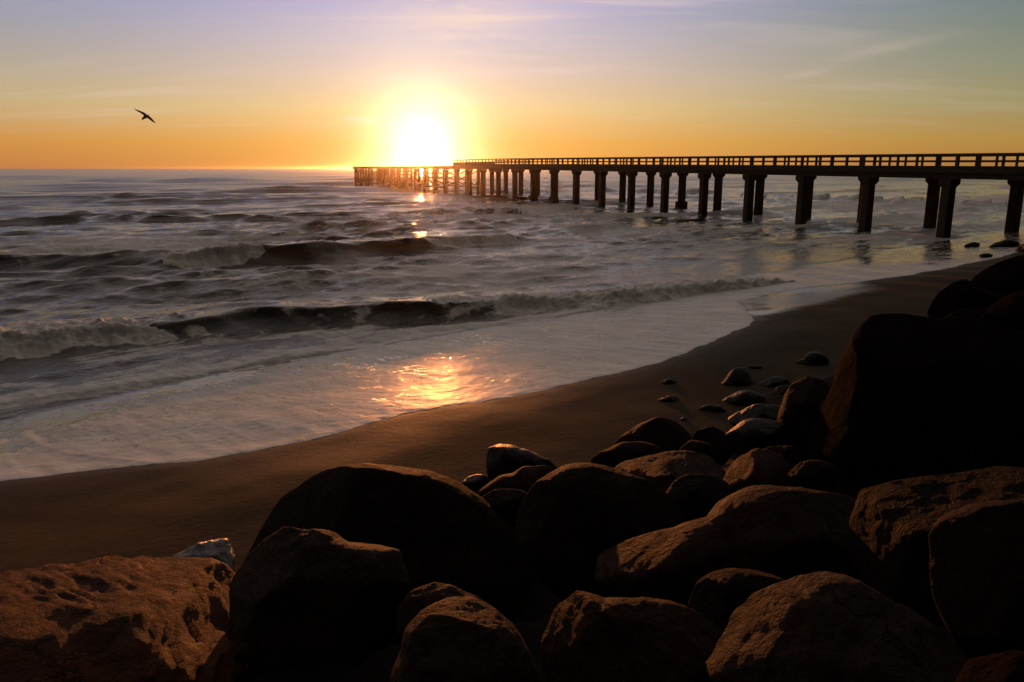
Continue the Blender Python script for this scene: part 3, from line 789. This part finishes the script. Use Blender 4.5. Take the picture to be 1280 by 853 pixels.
rock('boulder', [(1016,512),(1036,498),(1062,478),(1066,520),(1042,566),(1024,540)],
     'reddish wedge of rock jammed between the upright and the giant boulder', 'boulder', m_rock, B, 20, 0.95, 0.6, 5, 1.2)
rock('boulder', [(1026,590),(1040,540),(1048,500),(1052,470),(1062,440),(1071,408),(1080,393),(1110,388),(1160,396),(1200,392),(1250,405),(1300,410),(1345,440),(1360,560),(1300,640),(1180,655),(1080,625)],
     'giant black boulder towering at the right edge of the photo', 'boulder', m_rock_shaded, B, 21, 0.95, 0.6, 6, 0.45, facets=5)
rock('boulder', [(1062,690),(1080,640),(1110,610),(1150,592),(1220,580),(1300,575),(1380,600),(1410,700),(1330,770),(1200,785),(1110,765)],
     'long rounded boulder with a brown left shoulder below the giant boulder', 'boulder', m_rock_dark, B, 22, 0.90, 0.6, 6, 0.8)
rock('boulder', [(1166,695),(1180,665),(1215,640),(1260,622),(1310,620),(1365,660),(1380,770),(1300,840),(1230,830),(1186,765)],
     'rounded boulder with faint red rim low on the right edge', 'boulder', m_rock_dark, B, 23, 0.83, 0.7, 6, 0.8)
rock('boulder', [(890,870),(910,800),(935,765),(975,742),(1025,722),(1065,725),(1100,742),(1150,755),(1190,775),(1212,815),(1220,890),(1100,950),(950,940)],
     'wide brown peaked boulder at the bottom, right of the two-humped one', 'boulder', m_rock_pale, B, 24, 0.85, 0.65, 6, 1.2)
rock('boulder', [(674,800),(690,765),(715,748),(752,755),(790,752),(835,748),(880,765),(914,788),(915,840),(890,910),(780,940),(700,900),(678,845)],
     'brown two-humped boulder at the bottom centre of the photo', 'boulder', m_rock, B, 25, 0.88, 0.7, 6, 1.3)
rock('boulder', [(736,718),(780,695),(840,670),(880,650),(905,622),(930,606),(970,597),(1030,600),(1095,605),(1100,660),(1070,730),(960,765),(850,775),(760,755)],
     'long slanting boulder with a glowing orange ridge, right of the pyramid-shaped one', 'boulder', m_rock, B, 26, 0.90, 0.55, 6, 0.9, lean=0.5)
rock('boulder', [(904,608),(920,575),(945,560),(975,568),(992,590),(988,622),(940,630)],
     'rust-red lit boulder directly behind the long slanting boulder', 'boulder', m_rock, B, 27, 0.99, 0.8, 5, lean=1.0)
rock('boulder', [(860,765),(870,735),(895,718),(940,711),(978,718),(990,748),(960,785),(890,790)],
     'smooth black boulder in the shadow between slanting and peaked boulders', 'boulder', m_rock_dark, B, 28, 0.90, 0.7, 5, 0.8)
rock('boulder', [(828,628),(850,598),(880,587),(908,600),(920,634),(880,658),(840,655)],
     'dark rounded boulder right behind the pyramid-shaped one', 'boulder', m_rock_dark, B, 29, 0.96, 0.7, 5, 0.8)
rock('stone', [(986,598),(1000,580),(1030,575),(1047,585),(1043,606),(1000,610)],
     'low dark stone at the foot of the tall upright boulder', 'stone', m_rock_dark, B, 30, 0.97, 0.8, 5)
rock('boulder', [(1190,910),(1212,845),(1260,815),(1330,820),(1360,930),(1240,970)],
     'dark boulder filling the bottom right corner', 'boulder', m_rock_shaded, B, 31, 0.85, 0.8, 5)
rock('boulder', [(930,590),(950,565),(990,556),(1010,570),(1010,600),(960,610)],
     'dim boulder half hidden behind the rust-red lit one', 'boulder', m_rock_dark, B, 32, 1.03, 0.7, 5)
# the bank going on along the beach at the right
rock('boulder', [(1160,398),(1172,374),(1192,354),(1205,350),(1215,362),(1245,366),(1262,390),(1240,415),(1180,415)],
     'pointed dark boulder beyond the giant boulder, nearest the sand on the far bank', 'boulder', m_rock_shaded, B, 33, 1.0, 0.8, 5)
rock('boulder', [(1215,372),(1228,348),(1248,331),(1285,318),(1340,322),(1360,372),(1290,392)],
     'farthest dark boulder of the bank, at the right edge below the pier', 'boulder', m_rock_shaded, B, 34, 1.0, 0.8, 5)
rock('boulder', [(1232,412),(1250,382),(1285,360),(1345,366),(1365,420),(1290,432)],
     'rounded dark boulder at the right edge just above the giant boulder', 'boulder', m_rock_shaded, B, 35, 0.97, 0.8, 5)
rock('boulder', [(1176,412),(1196,392),(1230,384),(1268,388),(1285,412),(1240,430),(1190,428)],
     'dark boulder wedged behind the top of the giant boulder, under the pointed one', 'boulder', m_rock_shaded, B, 36, 0.98, 0.8, 5)
rock('boulder', [(1205,372),(1222,352),(1246,346),(1268,356),(1278,378),(1240,388)],
     'middle dark boulder of the far bank, between the pointed and the farthest one', 'boulder', m_rock_shaded, B, 37, 1.0, 0.8, 5)
# stones on the sand
sd = 60
for pts, lab in (
    ([(826,479),(836,474),(847,478),(846,483),(830,483)], 'small flat stone alone on the sand, nearest to the foam'),
    ([(819,504),(832,497),(849,496),(847,503),(828,506)], 'small dark stone on open sand halfway between foam and humped boulder'),
    ([(889,493),(905,477),(918,461),(930,459),(940,475),(946,489),(925,495)], 'pointed ridged stone, tallest of the stones on the sand'),
    ([(896,510),(915,495),(935,487),(955,495),(963,508),(930,514)], 'low dark stone in front of the pointed ridged stone'),
    ([(868,517),(880,508),(900,506),(907,513),(890,520)], 'small low stone with a bright left tip, left of the furrowed slab'),
    ([(942,488),(958,475),(983,472),(987,479),(970,490)], 'flat dark stone right of the pointed ridged stone'),
    ([(994,456),(1005,449),(1035,451),(1027,457),(1000,459)], 'long flat dark stone alone high on the right of the sand'),
    ([(932,462),(942,456),(954,460),(945,465)], 'thin pale-topped stone just behind the pointed ridged stone'),
    ([(847,527),(855,522),(863,527),(855,531)], 'tiny stone peeping out behind the humped boulder'),
    ([(961,504),(970,485),(985,480),(990,500),(975,510)], 'small rusty stone touching the tall upright boulder'),
    ([(1026,480),(1038,468),(1052,467),(1056,482),(1040,488)], 'pale-topped stone between the upright and the giant boulder')):
    sd += 1
    rock('stone', pts, lab, 'stone', m_rock_wet, ST, sd, 1.0, 0.9, 5 if sd in (63, 64) else 4, 1.2, on='sand')
for pts, lab in (
    ([(1206,308),(1213,304),(1224,304),(1222,310),(1210,311)], 'small rock awash in the foam near the last pier column'),
    ([(1237,311),(1250,303),(1262,300),(1272,304),(1270,313),(1250,315)], 'larger dark rock in the surf at the right edge'),
    ([(1224,320),(1232,317),(1241,319),(1238,323),(1228,323)], 'low rock barely showing in the shore foam'),
    ([(1270,317),(1276,307),(1290,304),(1305,315),(1290,322)], 'dark surf rock cut by the right edge of the photo')):
    sd += 1
    rock('rock', pts, lab, 'rock', m_rock_wet, WR, sd, 1.0, 0.9, 4, 1.2, on='water')

# ------------------------------------------------------------------ gull
br = ray(182, 145); bk = 45.0
bc = Vector((br[0] * bk, br[1] * bk, EYE + br[2] * bk))
def gull():
    R3 = Vector(br).normalized(); rt = R3.cross(Vector((0, 0, 1))).normalized(); up = rt.cross(R3)
    s = bk / FPX
    def P(u, v, dpt): return rt * ((u - 182) * s) + up * (-(v - 145) * s) + R3 * dpt
    v, f, rad = [], [], []
    def chain(pts, close0=True):
        """pts: (centre, half-height vec, half-depth vec) rings of 8"""
        base = len(v)
        for c, a, b in pts:
            for i in range(8):
                th = i * math.pi / 4; v.append(c + a * math.sin(th) + b * math.cos(th))
        n = len(pts)
        for j in range(n - 1):
            for i in range(8):
                f.append((base + j*8 + i, base + j*8 + (i+1) % 8, base + (j+1)*8 + (i+1) % 8, base + (j+1)*8 + i))
        f.append(tuple(base + i for i in range(7, -1, -1))); f.append(tuple(base + (n-1)*8 + i for i in range(8)))
    # body from tail (far, upper right) to head (near, lower left)
    body = [((185.6, 144.2), .26, .05, .012), ((184.6, 144.7), .18, .06, .03), ((183.6, 145.2), .10, .085, .07), ((182.0, 145.9), 0.0, .098, .085), ((180.6, 146.9), -.10, .085, .075),
            ((179.5, 147.7), -.18, .06, .055), ((178.7, 148.3), -.24, .062, .058), ((178.0, 148.9), -.28, .045, .045), ((177.6, 149.6), -.29, .018, .018), ((177.3, 150.6), -.30, .006, .006)]
    ax = (P(178, 149, -.25) - P(185, 144.5, .2)).normalized(); pv = ax.cross(R3).normalized(); pd = ax.cross(pv)
    chain([(P(u, w, dd), pv * a, pd * b) for (u, w), dd, a, b in body])
    # wings: long, bent at the wrist, chord lying mostly along the line of flight
    def wing(line):
        rings = []
        for i, (u, w, dd, ch, th) in enumerate(line):
            rings.append((P(u, w, dd), pv * th, (ax * 0.92 + R3 * 0.1) * ch))
        chain(rings)
    wing([(182.6, 145.0, 0, .13, .05), (181.0, 143.2, 0, .14, .032), (178.8, 141.6, -.02, .125, .024), (176.0, 140.2, -.02, .10, .016), (173.2, 138.8, .03, .07, .012), (171.2, 137.6, .07, .04, .008), (169.9, 136.8, .10, .01, .004)])
    wing([(183.0, 145.4, 0, .13, .05), (185.0, 146.4, 0, .14, .032), (187.0, 148.2, .02, .125, .024), (189.0, 150.3, .02, .10, .016), (190.8, 152.0, .05, .07, .012), (191.9, 153.0, .08, .04, .008), (192.7, 153.8, .10, .01, .004)])
    return v, f
gv, gf = gull()
m_gull, t = material('gull_feathers')
t.out(t.principled(Base_Color=t.mix(t.step(t.noise(t.obj(), 9.0), 0.4, 0.6), (0.055, 0.045, 0.035, 1), (0.10, 0.085, 0.07, 1)), Roughness=0.8))
g = link_mesh('gull', gv, gf, m_gull)
bm = bmesh.new(); bm.from_mesh(g.data); bmesh.ops.recalc_face_normals(bm, faces=bm.faces); bm.to_mesh(g.data); bm.free()
g.data.polygons.foreach_set('use_smooth', [True] * len(g.data.polygons))
g.location = bc
tag(g, 'dark gull gliding with spread wings in the orange sky', 'gull')

# ------------------------------------------------------------------ sea haze
HZ = 9300.0
hv = [(x, y, z) for z in (-3.6, 13.5) for x, y in ((-HZ, -HZ), (HZ, -HZ), (HZ, HZ), (-HZ, HZ))]
hf = [(3, 2, 1, 0), (4, 5, 6, 7), (0, 1, 5, 4), (1, 2, 6, 5), (2, 3, 7, 6), (3, 0, 4, 7)]
m_haze = bpy.data.materials.new('sea_air'); m_haze.use_nodes = True
t = NT(m_haze.node_tree)
pv_ = t.n.new('ShaderNodeVolumePrincipled')
pv_.inputs['Color'].default_value = (0.9, 0.82, 0.74, 1)
pv_.inputs['Density'].default_value = 0.000055
pv_.inputs['Anisotropy'].default_value = 0.955
ho = t.n.new('ShaderNodeOutputMaterial'); t.l.new(pv_.outputs[0], ho.inputs['Volume'])
hz = link_mesh('haze', hv, hf, m_haze, smooth=False)
tag(hz, 'thin golden sea haze', 'haze', kind='stuff')
